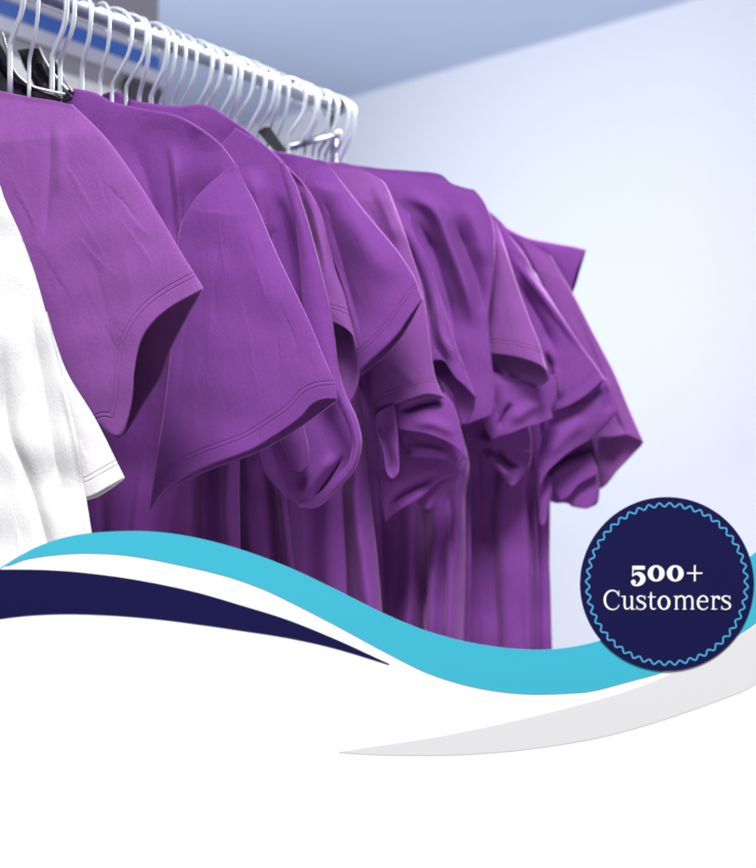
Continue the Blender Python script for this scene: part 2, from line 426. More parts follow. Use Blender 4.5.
body(t, MAT_P, [(250, 165), (270, 156), (290, 158), (310, 160), (330, 163)],
     [(270, 300), (340, 360), (376, 380, 1.6), (386, 384, 1.5), (398, 398, 1.0), (412, 408, .4), (424, 424, 1.8), (432, 429, -.2), (450, 445, .1), (454, 449, -.9), (462, 457, -.6), (467, 464, .6)], 1.47, ytop=450, seed=18, Tb=1.5,
     slant=.0003)

# ---- seventh: layered behind
t = tee('purple t-shirt with a slim doubled sleeve behind the bunched one', (290, 156, 1.55), xr=408)
build_tube('sleeve', MAT_P, [
    [(385, 186), (389, 191), (393, 199), (408, 213)],
    [(390, 220), (400, 225), (409, 230), (414, 236)],
    [(402, 255), (414, 256), (424, 254), (428, 262)],
    [(415, 285), (424, 285), (432, 285), (438, 290)],
    [(422, 315), (428, 315, .8), (437, 314), (447, 318)],
    [(426, 345), (434, 343, .5), (444, 345), (458, 352)],
    [(430, 362), (437, 360), (445, 362), (456, 378), (466, 387), (475, 397)]],
    1.435, t, Tf=.6, Tb=1.8, lip=[(430, 362), (434, 376), (448, 386), (457, 402), (463, 425), (473, 411), (475, 397)], lipblend=.35,
    brushes=[([(398, 225), (415, 262), (428, 300), (432, 340)], 4, -.6), ([(436, 290), (440, 330), (455, 365)], 4, .5)], seed=19, wrinkle=.2, slant=.0003, step=1.3)
body(t, MAT_P, [(280, 168), (300, 160), (340, 166), (385, 186)],
     [(290, 320), (380, 385), (430, 430), (460, 465, 1), (470, 470, 1)], 1.51, ytop=450, seed=20, Tb=1.2)

# ---- eighth: wide draped shoulder
t = tee('purple t-shirt with a wide draped shoulder of slanting folds under the rail end', (340, 160, 1.62), xr=474)
build_tube('sleeve', MAT_P, [
    [(330, 163), (360, 166), (385, 169), (412, 171), (439, 174), (451, 183), (462, 187), (474, 190)],
    [(360, 185), (385, 186), (410, 188), (433, 193), (452, 198), (468, 200), (484, 203)],
    [(375, 215), (395, 214), (418, 213), (440, 220), (458, 224), (476, 224), (492, 224)],
    [(395, 250), (412, 248), (430, 248), (450, 250), (465, 252), (480, 252), (494, 250)],
    [(410, 285), (428, 284), (445, 284), (463, 282), (474, 283), (484, 284), (492, 284)],
    [(425, 315), (440, 316), (456, 316), (470, 315), (480, 315), (488, 317)],
    [(435, 350), (450, 352), (462, 352), (472, 350), (480, 350), (490, 352)],
    [(445, 385), (458, 388), (470, 390), (482, 390), (494, 390)],
    [(452, 425), (465, 425), (478, 420), (492, 415)]],
    1.49, t, Tf=.6, Tb=.8, hemline=False, slant=.0003,
    brushes=[([(395, 192), (420, 200), (438, 215), (452, 250), (467, 290), (476, 335)], 7, .9),
             ([(415, 215), (432, 250), (445, 290), (458, 345)], 11, -1.3),
             ([(452, 215), (466, 250), (478, 285), (486, 320)], 9, -1.0),
             
             ([(462, 200), (478, 235), (488, 270)], 7, .3), ([(452, 365), (462, 385), (466, 405)], 7, .5)],
    seed=21, wrinkle=.5)
body(t, MAT_P, [(310, 172), (335, 163), (360, 166), (400, 172), (440, 176)],
     [(330, 340), (400, 400), (466, 466, .6), (474, 474, 1.5), (490, 490, .8), (494, 493, 1.8), (503, 501, .1), (520, 520, 0), (527, 528, .1), (529, 531, 1.2), (535, 540, .2)], 1.56, ytop=450, seed=22, Tb=1.5, slant=.0003)

# ---- ninth: bright cuff
t = tee('pink-lit purple t-shirt with a tapering sleeve ending in a wide dark opening', (345, 164, 1.66), xr=496)
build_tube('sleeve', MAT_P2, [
    [(490, 221), (493, 221), (496, 223)],
    [(491, 245), (498, 245), (504, 246)],
    [(490, 280), (502, 279), (515, 280)],
    [(487, 315), (505, 314), (528, 317)],
    [(486, 338), (510, 339), (539, 344)],
    [(485, 353), (498, 354), (513, 356), (528, 360), (540, 365), (547, 372), (549, 380)]],
    1.515, t, Tf=1.2, Tb=2.5, lip=[(485, 353), (498, 366), (515, 377), (532, 383), (543, 385), (549, 380)], lipblend=.3, seed=23, wrinkle=.2, slant=.0006, step=1.3)
build_tube('inner_fold', MAT_P, [
    [(474, 366), (500, 374), (525, 378), (556, 374)], [(474, 390), (500, 396), (525, 400), (556, 398)],
    [(480, 415), (505, 412), (530, 408), (551, 410)],
    [(492, 440), (501, 436), (512, 433), (524, 428), (538, 424), (552, 418)]], 1.522, t, Tf=.5, Tb=.3, hemline=False, slant=0.0, seed=24, wrinkle=.3, step=1.2,
    brushes=[([(513, 402), (506, 412), (496, 430)], 3.5, -.7), ([(548, 402), (530, 408), (508, 424)], 6, .4), ([(486, 385), (496, 405), (494, 425)], 6, -.4)])
build_tube('inner_fold', MAT_P, [
    [(488, 430), (508, 425), (528, 424)], [(494, 440), (512, 438), (531, 438)], [(501, 446), (510, 447), (520, 449), (531, 454)]],
    1.545, t, Tf=.4, Tb=.5, hemline=False, slant=0.0, seed=48, wrinkle=.1, step=1.2)
build_tube('inner_fold', MAT_P, [
    [(466, 385), (490, 420), (515, 436)], [(466, 415), (492, 436), (530, 446)], [(472, 440), (497, 448), (530, 460)],
    [(484, 455), (502, 464), (526, 470)], [(502, 474), (508, 482), (513, 486), (520, 478)]],
    1.562, t, Tf=.5, Tb=.5, hemline=False, slant=0.0, seed=49, wrinkle=.1, step=1.2,
    brushes=[([(482, 449), (496, 463), (512, 482)], 4, .7), ([(494, 446), (506, 460), (520, 468)], 4, -.8), ([(474, 400), (480, 425), (490, 442)], 6, -1.2)])
body(t, MAT_P, [(320, 178), (345, 168), (400, 174), (450, 186), (490, 222)],
     [(340, 350), (420, 420), (480, 480), (520, 528, .4), (536, 541, .2), (543, 552, .1)], 1.57, ytop=450, seed=25, Tb=1.2, slant=.0003)

# ---- tenth: dark slanting sleeve
t = tee('purple t-shirt with a long slanting sleeve and a rolled dark cuff near the rail end', (350, 166, 1.69), xr=500)
build_tube('sleeve', MAT_P, [
    [(493, 221), (498, 224), (503, 228)],
    [(500, 245), (511, 246), (522, 252)],
    [(512, 275), (525, 276), (542, 286)],
    [(528, 318), (545, 316), (562, 318)],
    [(540, 350), (558, 346), (582, 348)],
    [(549, 380), (558, 374), (575, 367), (596, 367)],
    [(551, 413), (560, 409), (570, 405), (582, 398), (592, 390), (604, 379)]],
    1.55, t, Tf=.7, Tb=.8, lip=[(551, 416), (561, 413), (571, 409), (585, 401), (594, 394), (604, 381)],
    brushes=[([(508, 250), (530, 280), (560, 318), (590, 362)], 4, .5), ([(515, 275), (540, 320), (560, 360)], 9, -.8), ([(549, 362), (558, 382), (560, 402)], 4, .5), ([(545, 350), (553, 376), (553, 405)], 3.5, -1.1), ([(525, 258), (550, 290), (578, 330)], 5, -.5)],
    seed=26, wrinkle=.3, slant=.0, step=1.3)
build_tube('cuff_roll', MAT_P, [
    [(548, 406), (572, 396), (606, 378)],
    [(546, 422), (578, 408), (611, 394)],
    [(542, 440), (575, 425), (614, 414)],
    [(539, 458), (552, 446), (572, 438), (600, 430)],
    [(540, 487), (546, 474), (555, 464), (572, 450), (592, 438)]],
    1.565, t, Tf=.8, Tb=5.5, lip=[(541, 488), (552, 502), (566, 503), (580, 508), (590, 507), (598, 500), (597, 470), (592, 438)], lipblend=.6, slant=0.0,
    brushes=[([(603, 384), (607, 400), (609, 414)], 4, -.5), ([(545, 460), (565, 436), (590, 418)], 7, .4)], seed=27, wrinkle=.2, hemline=False)
build_tube('inner_fold', MAT_P, [[(547, 474), (568, 460), (591, 452)], [(552, 486), (573, 474), (595, 464)], [(560, 501), (569, 496), (577, 486), (586, 480), (597, 474)]],
    1.592, t, Tf=.5, Tb=.3, hemline=False, slant=0.0, seed=28, wrinkle=.2, step=1.2, pw=.4)
build_tube('inner_fold', MAT_P, [[(556, 480), (574, 474), (596, 466)], [(560, 494), (576, 490), (598, 484)], [(572, 506), (580, 508), (589, 508), (598, 499)]],
    1.603, t, Tf=.5, Tb=.3, hemline=False, slant=0.0, seed=29, wrinkle=.2, step=1.2, pw=.4)
build_tube('loose_hem', MAT_P, [[(537, 470), (545, 472), (552, 476)], [(538, 492), (544, 494), (551, 494)], [(540, 508), (544, 509), (548, 508)], [(540, 522), (543, 526), (546, 520)]],
    1.60, t, Tf=.4, Tb=.4, hemline=False, seed=29, wrinkle=.1, step=1.3)
body(t, MAT_P, [(325, 180), (350, 170), (420, 180), (470, 196), (496, 222)],
     [(350, 360), (430, 430), (500, 490), (530, 525), (551, 546)], 1.615, ytop=450, seed=30, Tb=1.0, slant=.0003)

# ---- eleventh: outermost sleeve
t = tee('purple t-shirt whose sleeve reaches farthest right, ending in a blunt straight hem', (354, 168, 1.72), xr=550)
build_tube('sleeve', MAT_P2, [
    [(520, 240), (535, 246), (550, 256)],
    [(540, 280), (558, 284), (573, 295)],
    [(560, 325), (575, 326), (591, 330)],
    [(580, 365), (597, 366), (613, 372)],
    [(592, 405), (610, 403), (628, 408)],
    [(590, 442), (600, 438), (614, 437), (627, 435), (643, 442)]],
    1.625, t, Tf=.6, Tb=2.0, lip=[(560, 470), (580, 480), (600, 489), (620, 468), (643, 444)], lipblend=.25,
    brushes=[([(570, 300), (590, 345), (610, 395)], 4, -.3), ([(604, 384), (612, 408), (620, 426), (628, 440)], 3.5, -.6), ([(596, 380), (606, 410), (612, 432)], 5, .3)], seed=31, wrinkle=.2, slant=.0, hemline=False)
body(t, MAT_P, [(330, 184), (354, 174), (430, 186), (480, 205), (520, 240)],
     [(360, 370), (440, 440), (490, 500), (525, 535)], 1.66, ytop=450, seed=32, Tb=1.0, slant=.0003)

# ---- twelfth: kicked-up tip
t = tee('purple t-shirt with a short sleeve kicked up to a sharp point against the wall', (357, 170, 1.76), xr=500)
build_tube('sleeve', MAT_P, [
    [(494, 221), (499, 223), (504, 227)],
    [(508, 240), (517, 238), (528, 238)],
    [(528, 264), (540, 252), (556, 244)],
    [(552, 288), (562, 268), (574, 247)],
    [(569, 298), (573, 284), (577, 270), (586, 250)]],
    1.66, t, Tf=.9, Tb=1.2, lip=[(570, 299), (576, 284), (580, 270), (586, 251)],
    brushes=[([(530, 240), (550, 262), (566, 292)], 6, -.35)], seed=33, wrinkle=.1, slant=0.0, hemline=False, step=1.3)
body(t, MAT_P, [(335, 188), (357, 178), (430, 190), (470, 204), (496, 222)],
     [(370, 380), (430, 440), (480, 490), (515, 525)], 1.70, ytop=450, seed=34, Tb=1.0, slant=.0003)

# ------------------------------------------------------------------ rail
A0 = np.array([-.331, 1.205, .3955]); A1 = np.array([-.0335, 1.72, .3955])
RD = (A1 - A0) / np.linalg.norm(A1 - A0); SD = np.array([RD[1], -RD[0], 0.0])   # SD: towards the shirts' shoulders

def frame_sweep(path, r, seg=10, closed_ends=True):
    path = np.asarray(path, float); n = len(path)
    rr = np.full(n, r) if np.isscalar(r) else np.asarray(r)
    V = []; Fc = []
    up = np.array([.123, .456, .8]); up /= np.linalg.norm(up)
    prev = None
    for i in range(n):
        tg = path[min(i + 1, n - 1)] - path[max(i - 1, 0)]; tg /= np.linalg.norm(tg) + 1e-12
        a = np.cross(tg, up) if prev is None else prev - tg * (prev @ tg)
        a /= np.linalg.norm(a); prev = a; b = np.cross(tg, a)
        for j in range(seg):
            q = 2 * math.pi * j / seg
            V.append(path[i] + rr[i] * (math.cos(q) * a + math.sin(q) * b))
    for i in range(n - 1):
        for j in range(seg):
            j2 = (j + 1) % seg
            Fc.append((i * seg + j, i * seg + j2, (i + 1) * seg + j2, (i + 1) * seg + j))
    if closed_ends:
        Fc.append(tuple(range(seg))[::-1]); Fc.append(tuple((n - 1) * seg + j for j in range(seg)))
    return V, Fc

def box(cx, cy, cz, sx, sy, sz):
    V = [(cx + a * sx / 2, cy + b * sy / 2, cz + c * sz / 2) for a in (-1, 1) for b in (-1, 1) for c in (-1, 1)]
    Fc = [(0, 1, 3, 2), (4, 6, 7, 5), (0, 4, 5, 1), (2, 3, 7, 6), (0, 2, 6, 4), (1, 5, 7, 3)]
    return V, Fc

FLOOR = -1.16
rs = A0 - RD * .42; re = A1 - RD * .035
rack = thing('clothes_rack', 'chrome clothes rack with a round rail running back under the hanger hooks', 'clothes rack', (rs[0], rs[1], FLOOR))
def rp(name, VF, mat, parent=rack, sm=True):
    o = mesh_obj(name, VF[0], VF[1], mat, None, sm); adopt(o, parent); return o
rail = rp('rail', frame_sweep([rs, re], .0095, 20), CHROME)
rp('end_cap', frame_sweep([re, re + RD * .008], .0108, 20), CHROME)
for e, ur in ((rs, .012), (re - RD * .005, .0042)):
    rp('upright', frame_sweep([e - np.array([0, 0, .012]), np.array([e[0], e[1], FLOOR + .03])], ur, 16), CHROME)
    rp('foot', frame_sweep([np.array([e[0], e[1], FLOOR + .016]) - SD * .25, np.array([e[0], e[1], FLOOR + .016]) + SD * .25], .014, 16), CHROME)
ap = [np.array(P(283, 149, 1.60)), np.array(P(336, 134, 1.66))]
rp('side_arm', frame_sweep(ap, .0042, 10), CHROME)
rp('arm_knob', frame_sweep([ap[1] - np.array([.004, 0, 0]), ap[1] + np.array([0.002, 0, 0]), ap[1] + np.array([.006, 0, 0])], [.005, .0068, .004], 12), WIRE)

# ------------------------------------------------------------------ hangers
def rail_at(px):
    """distance along the rail at the bearing px"""
    k = (px - CX) / F
    tt = (k * A0[1] - A0[0]) / (RD[0] - k * RD[1])
    return A0 + RD * tt

def hook_path(rr=.0165, shank=.075, lean=0.0):
    pts = []
    for a in np.linspace(172, 0, 20):
        q = math.radians(a); pts.append((rr * 1.1 * math.cos(q), rr * math.sin(q)))
    pts += [(rr * 1.08, -rr * .6), (rr * .9, -rr * 1.3), (rr * .45, -rr * 2.0), (rr * .1, -rr * 2.5), (0, -rr * 2.9), (0, -shank - rr)]
    fine = cr_eval(np.array(pts), np.linspace(0, len(pts) - 1, 60))
    return fine

LAB = 'short sleeved'
hooks_px = [-26, 10, 29, 52, 60, 82, 100, 112, 126, 139, 151, 160, 172, 181, 194, 203, 215, 226, 236, 247, 257, 268, 277, 288, 297, 305, 313, 319, 325, 330, 335, 339, 343]
hook_proto = None
def hanger(px, root_label, yaw, arm=True):
    c = rail_at(px)
    top = c + np.array([0, 0, .0095 + .0018])               # the wire rests on the rail
    rr = random.uniform(.0178, .0215)
    h = thing('coat_hanger', root_label, 'hanger', tuple(top - np.array([0, 0, rr])), 'coat hangers hooked on the rail')
    s = SD * math.cos(yaw) + RD * math.sin(yaw)
    pa = hook_path(rr)
    pts = [np.array([s[0] * a, s[1] * a, b]) for a, b in pa]
    V, Fc = frame_sweep(pts, random.choice((.0017, .0021, .0024)), 8)
    mesh_obj('hook', V, Fc, WIRE, h)
    if arm:
        zb = pa[-1][1]
        p0 = np.array([0, 0, zb + .006])
        def arm_pts(sg):
            return [p0, p0 + s * sg * .02 + np.array([0, 0, -.010]), p0 + s * sg * .04 + np.array([0, 0, -.028]), p0 + s * sg * .06 + np.array([0, 0, -.045])]
        pp = [p for p in arm_pts(-1)[::-1]] + arm_pts(1)[1:]
        fine = cr_eval(np.array(pp), np.linspace(0, len(pp) - 1, 40))
        V, Fc = frame_sweep(list(fine), .0045, 8)
        mesh_obj('arms', V, Fc, BLACK, h)
        V, Fc = frame_sweep([p0 + np.array([0, 0, -.004]), p0 + np.array([0, 0, .012])], [.006, .004], 10)
        mesh_obj('collar', V, Fc, BLACK, h)
    return h

stub = [(258, 132), (264, 127), (270, 127), (279, 140), (287, 152), (276, 152), (267, 143)]
words = ['first', 'second', 'third', 'fourth', 'fifth', 'sixth', 'seventh', 'eighth', 'ninth', 'tenth', 'eleventh', 'twelfth', 'thirteenth', 'fourteenth',
         'fifteenth', 'sixteenth', 'seventeenth', 'eighteenth', 'nineteenth', 'twentieth', 'twenty-first', 'twenty-second', 'twenty-third', 'twenty-fourth', 'twenty-fifth', 'twenty-sixth', 'twenty-seventh', 'twenty-eighth', 'twenty-ninth', 'thirtieth', 'thirty-first', 'thirty-second', 'last']
for i, px in enumerate(hooks_px):
    if i == 0:
        continue                                                  # outside the frame
    lab = '%s bright wire hook on the rail, counting from the left edge' % words[i - 1]
    if i >= len(hooks_px) - 1: lab = 'wire hook farthest back, at the very end of the rail'
    h = hanger(px, lab, random.uniform(-.5, .5) + (.15 if i % 4 == 0 else 0), arm=(i > 7))
    if px == 277: STUBH = h
    if i in (1, 2, 4):                                           # broad moulded black hangers with a silver rim
        z0 = h.location
        shp = {1: ([(-30, 30), (-8, 34), (2, 46), (14, 68), (28, 84), (46, 92), (64, 98), (40, 112), (0, 112), (-30, 100)], 1.262, [(2, 32), (5, 44), (10, 60), (18, 75), (32, 86), (50, 91), (65, 94)]),
               2: ([(17, 50), (29, 48.5), (40, 49.6), (47, 64), (55, 77), (65, 89), (72, 100), (40, 106), (33, 84), (24, 68)], 1.285, [(39, 47), (44, 58), (50, 68), (58, 79), (68, 90)]),
               4: ([(47, 62), (55.5, 61.5), (60, 72), (66, 85), (74, 97), (62, 98), (54, 78)], 1.305, [(56, 60), (61, 71), (67, 83), (73, 92)])}[i]
        poly, dd, rim = shp
        poly = [tuple(q[:2]) for q in cr_res(poly + [poly[0]], 60)][:-1]
        m_ = len(poly)
        cc = np.mean(poly, 0)
        V = []
        for ring, (f_, off) in enumerate(((1, .006), (1, .0), (.86, -.0035), (.5, -.0052))):
            for q in poly:
                x = cc[0] + (q[0] - cc[0]) * f_; y = cc[1] + (q[1] - cc[1]) * f_
                V.append(P(x, y, dd + off))
        Fc = []
        for r_ in range(3):
            for j in range(m_):
                Fc.append((r_ * m_ + j, r_ * m_ + (j + 1) % m_, (r_ + 1) * m_ + (j + 1) % m_, (r_ + 1) * m_ + j))
        Fc.append(tuple(3 * m_ + j for j in range(m_))[::-1]); Fc.append(tuple(range(m_)))
        o = mesh_obj('shoulder_piece', V, Fc, BLACK); adopt(o, h)
        rr_ = cr_res(rim, 40)
        V, Fc = frame_sweep([np.array(P(q[0], q[1], dd - .007)) for q in rr_], .0012, 8)
        o = mesh_obj('silver_rim', V, Fc, EDGE); adopt(o, h)

V = [P(x, y, 1.545) for x, y in stub] + [P(x, y, 1.557) for x, y in stub]; k_ = len(stub)
o = mesh_obj('shoulder_piece', V, [tuple(range(k_)), tuple(range(2 * k_ - 1, k_ - 1, -1))] + [(i, k_ + i, k_ + (i + 1) % k_, (i + 1) % k_) for i in range(k_)], BLACK, None, False)
adopt(o, STUBH)
# ------------------------------------------------------------------ flyer artwork, built as an added board
def flat_panel(name, outline, d, thick, mat, parent, bev=.0004):
    """outline (bearings) cut out of sheet stock standing upright at distance d"""
    n = len(outline)
    V = [P(x, y, d) for x, y in outline]
    V += [(v[0], v[1] + thick, v[2]) for v in V]
    Fc = [tuple(range(n)), tuple(range(2 * n - 1, n - 1, -1))] + [(i, n + i, n + (i + 1) % n, (i + 1) % n) for i in range(n)]
    o = mesh_obj(name, V, Fc, mat, None, False)
    adopt(o, parent)
    return o

def cv(pts, n=70): return [tuple(p[:2]) for p in cr_res(pts, n)]
BD = 1.0
teal_top = cv([(-70, 612), (-30, 586), (0, 568), (21, 555), (45, 543.5), (76, 535), (113, 531.5), (151, 531.5), (193, 537), (241, 549.5), (288, 567), (335, 589), (383, 613), (430, 632), (478, 644), (526, 649.5), (564, 648), (600, 640.5), (640, 626), (690, 598), (730, 571), (756, 552), (800, 518)], 200)
teal_bot = cv([(-70, 614), (-30, 588), (0, 569), (12, 564.5), (27.5, 559), (55, 555), (89, 553.3), (131, 556), (179, 565), (223.5, 575.5), (260, 588), (288, 601), (335, 625), (383, 651), (430, 674), (478, 688), (526, 694), (573, 693), (597, 690), (631, 681), (663, 672), (705, 655), (746, 630), (756, 623), (800, 590)], 200)
MW = principled('white_artwork', (.93, .93, .93), .55)
MT = principled('teal_artwork', (.047, .42, .555), .6)
MN = principled('navy_artwork', (.0062, .0058, .055), .6)
MG = principled('grey_artwork', (.66, .665, .67), .55)
MB = principled('light_blue_line', (.075, .36, .62), .5)
for m_ in (MW, MT, MN, MG, MB):
    m_.node_tree.nodes['Principled BSDF'].inputs['Specular IOR Level'].default_value = .12
board = thing('flyer_artwork', 'flyer artwork built as an added wavy-topped white board with teal, navy and grey swooshes and a round badge', 'flyer artwork', P(378, 700, BD))
board.location = (0, BD, FLOOR)
pan = [(x, y + 2.5) for x, y in teal_top[::2]]
zb = CY - FLOOR * F / BD
pan += [(820, 540), (820, zb), (-90, zb), (-90, 640)]
flat_panel('panel', pan, BD, .003, MW, board)
flat_panel('border_band', teal_top + teal_bot[::-1], BD - .0004, .0003, MT, board)
nav = cv([(-60, 571), (0, 569.5), (45, 570), (86, 573), (137, 580), (193, 591.5), (240, 605), (288, 620), (335, 639), (370, 655), (389.5, 664)], 80) + \
    cv([(389, 664.8), (335, 648.5), (288, 638), (240, 630.5), (206, 625.5), (155, 619), (103, 615), (52, 614.3), (0, 619), (-60, 632)], 80)
flat_panel('navy_swoosh', nav, BD - .0004, .0003, MN, board)
gry = cv([(339, 751.5), (383, 745), (430, 738), (478, 728.6), (526, 718), (600, 699), (654, 681), (700, 658), (740, 635), (756, 625), (800, 596)], 80) + \
    cv([(800, 655), (753, 686), (720, 700), (660, 721), (600, 737.5), (526, 749.5), (454, 755), (383, 755), (339, 752.6)], 80)
flat_panel('grey_swoosh', gry, BD - .0003, .0002, MG, board)
# badge
bx, by, br_ = 667, 584, 87
circ = [(bx + br_ * math.cos(q), by + br_ * math.sin(q)) for q in np.linspace(0, 2 * math.pi, 160, endpoint=False)]
badge = flat_panel('badge', circ, BD - .0012, .0006, MN, board)
BF = BD - .0012
def ribbon_mesh(strokes, d, thick, k0=0.0):
    """flat strokes [(x, y, width)...] cut as raised letters"""
    V = []; Fc = []
    for si, st in enumerate(strokes):
        closed = st[0] == 'ring'
        if closed:
            _, cx, cy, rx, ry, ix, iy = st
            n = 48; b0 = len(V); dd = d - thick - si * .00002
            for q in np.linspace(0, 2 * math.pi, n, endpoint=False):
                for (a, b) in ((rx, ry), (ix, iy)):
                    for dep in (dd, d):
                        V.append(P(cx + a * math.cos(q), cy + b * math.sin(q), dep))
            for i in range(n):
                a = b0 + i * 4; b = b0 + ((i + 1) % n) * 4
                Fc += [(a, a + 2, b + 2, b), (a, b, b + 1, a + 1), (a + 2, a + 3, b + 3, b + 2)]
            continue
        p = np.array(st, float)
        n = max(8, 5 * len(p))
        f = cr_eval(p, np.linspace(0, len(p) - 1, n)) if len(p) > 2 else cr_eval(p, np.linspace(0, 1, 4))
        n = len(f); b0 = len(V); dd = d - thick - si * .00002
        tg = np.gradient(f[:, :2], axis=0); tg /= np.linalg.norm(tg, axis=1)[:, None] + 1e-9
        nm = np.stack([-tg[:, 1], tg[:, 0]], 1)
        for i in range(n):
            for sg in (-1, 1):
                q = f[i, :2] + nm[i] * sg * f[i, 2] / 2
                for dep in (dd, d):
                    V.append(P(q[0], q[1], dep))
        for i in range(n - 1):
            a = b0 + i * 4; b = a + 4
            Fc += [(a, a + 2, b + 2, b), (a, b, b + 1, a + 1), (a + 2, a + 3, b + 3, b + 2)]
        Fc += [(b0, b0 + 1, b0 + 3, b0 + 2), (b0 + (n - 1) * 4, b0 + (n - 1) * 4 + 2, b0 + (n - 1) * 4 + 3, b0 + (n - 1) * 4 + 1)]
    return V, Fc
def z1(st, ox=598): return [(ox + a / 10.8, 555 + b / 10.8, c / 10.8 * (.75 if c < 31 else .92)) for a, b, c in st]
def z2(st): return z1(st, 666)
def ring(cx, cy, rx, ry, ix, iy, ox=598): return ('ring', ox + cx / 10.8, 555 + cy / 10.8, rx / 10.8, ry / 10.8, ix / 10.8, iy / 10.8)
SS = [[(507, 440, 9), (507, 482, 8)], [(506, 468, 10), (490, 448, 13), (462, 442, 16), (436, 452, 20), (428, 476, 26), (455, 502, 30), (492, 520, 30), (510, 548, 26), (495, 576, 17), (460, 588, 14), (434, 580, 11), (420, 560, 10)], [(419, 546, 8), (419, 590, 9)]]
strokes = [z1([(372, 137, 42), (506, 137, 42)]), z1([(381, 125, 14), (374, 230, 14)]), z1([(374, 226, 13), (405, 203, 26), (445, 204, 46), (478, 232, 56), (484, 270, 58), (458, 306, 46), (415, 327, 24), (372, 316, 20)]),
    ring(382, 292, 25, 25, 2, 2), ring(628, 198, 90, 87, 36, 68), ring(100, 198, 90, 87, 36, 68, 666),
    z2([(228, 196, 19), (392, 196, 19)]), z2([(311, 110, 22), (311, 283, 22)]),
    z1([(227, 384, 9), (224, 446, 9)]), z1([(223, 436, 10), (205, 402, 16), (165, 383, 16), (118, 393, 23), (84, 432, 28), (73, 485, 30.5), (86, 540, 28), (120, 577, 22), (165, 589, 15), (205, 573, 12), (228, 538, 9)]),
    z1([(252, 447, 12), (290, 447, 12)]), z1([(288, 442, 26), (288, 545, 26), (300, 577, 22), (326, 580, 15), (350, 562, 12), (364, 548, 10)]), z1([(366, 441, 26), (366, 590, 26)]), z1([(345, 447, 12), (367, 447, 12)]), z1([(366, 584, 12), (400, 584, 12)]),
    *[z1(s_) for s_ in SS],
    z1([(573, 400, 14), (572, 450, 24), (572, 550, 26), (586, 580, 20), (606, 584, 14), (626, 575, 10)]), z1([(542, 453, 14), (622, 453, 14)]),
    ring(713, 515, 68, 76, 40, 63),
    z2([(84, 447, 12), (112, 447, 12)]), z2([(112, 441, 24), (112, 588, 24)]), z2([(114, 486, 11), (130, 458, 15), (160, 444, 20), (187, 454, 24), (200, 490, 25), (200, 588, 25)]),
    z2([(202, 486, 11), (217, 458, 15), (247, 444, 20), (274, 454, 24), (285, 490, 25), (285, 588, 25)]), z2([(90, 584, 12), (134, 584, 12)]), z2([(178, 584, 12), (222, 584, 12)]), z2([(264, 584, 12), (306, 584, 12)]),
    z2([(352, 503, 13), (455, 503, 13)]), z2([(446, 505, 22), (440, 466, 24), (415, 444, 17), (385, 444, 17), (355, 474, 26), (345, 516, 30), (356, 560, 28), (388, 586, 18), (425, 583, 13), (452, 560, 10)]),
    z2([(484, 447, 12), (512, 447, 12)]), z2([(512, 441, 24), (512, 588, 24)]), z2([(514, 492, 11), (528, 462, 15), (552, 448, 20), (570, 452, 24)]), ring(572, 463, 16, 16, 1, 1, 666), z2([(490, 584, 12), (554, 584, 12)]),
    *[z2([(a + 183, b, c) for a, b, c in s_]) for s_ in SS]]
V, Fc = ribbon_mesh(strokes, BF + .0001, .0004)
o = mesh_obj('lettering', V, Fc, MW, None, False); adopt(o, board); o.parent = badge; o.location = (0, 0, 0)
wav = []
for q in np.linspace(0, 2 * math.pi, 48 * 14 + 1):
    r = 79.3 + 1.9 * math.sin(48 * q)
    wav.append((bx + r * math.cos(q), by + r * math.sin(q), 1.5))
b0 = []
V = []; Fc = []
pts = np.array(wav); tg = np.gradient(pts[:, :2], axis=0); tg /= np.linalg.norm(tg, axis=1)[:, None]
for i in range(len(pts)):
    for sg in (-1, 1):
        q = pts[i, :2] + np.array([-tg[i, 1], tg[i, 0]]) * sg * .75
        for dep in (BF - .0002, BF + .0001): V.append(P(q[0], q[1], dep))
for i in range(len(pts) - 1):
    a = i * 4; b = a + 4
    Fc += [(a, a + 2, b + 2, b), (a, b, b + 1, a + 1), (a + 2, a + 3, b + 3, b + 2)]
o = mesh_obj('wavy_ring', V, Fc, MB, None, False); o.parent = badge

# ------------------------------------------------------------------ the place behind
def struct(name, V, Fc, mat):
    o = mesh_obj(name, V, Fc, mat, None, False); o['kind'] = 'structure'; return o
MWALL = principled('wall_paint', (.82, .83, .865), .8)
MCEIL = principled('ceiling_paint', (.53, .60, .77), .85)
MFLOOR = principled('floor_paint', (.42, .42, .45), .6)
for m_ in (MWALL, MCEIL, MFLOOR):
    nt = m_.node_tree; n_ = nt.nodes.new('ShaderNodeTexNoise'); n_.inputs['Scale'].default_value = 40
    tcn = nt.nodes.new('ShaderNodeTexCoord'); nt.links.new(tcn.outputs['Object'], n_.inputs['Vector'])
    bpn = nt.nodes.new('ShaderNodeBump'); bpn.inputs['Strength'].default_value = .08; bpn.inputs['Distance'].default_value = .002
    nt.links.new(n_.outputs['Fac'], bpn.inputs['Height']); nt.links.new(bpn.outputs['Normal'], nt.nodes['Principled BSDF'].inputs['Normal'])
ZC = 1.225
w0 = np.array([.846, 4.0]); wd = np.array([-.654, .757])
a = w0 - wd * 4.0; b = w0 + wd * 6.0
struct('wall', [(a[0], a[1], FLOOR), (b[0], b[1], FLOOR), (b[0], b[1], ZC), (a[0], a[1], ZC)], [(0, 1, 2, 3)], MWALL)
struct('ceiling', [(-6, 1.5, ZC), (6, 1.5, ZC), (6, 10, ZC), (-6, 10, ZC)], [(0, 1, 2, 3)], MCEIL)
struct('floor', [(-6, -3, FLOOR), (6, -3, FLOOR), (6, 10, FLOOR), (-6, 10, FLOOR)], [(0, 1, 2, 3)], MFLOOR)

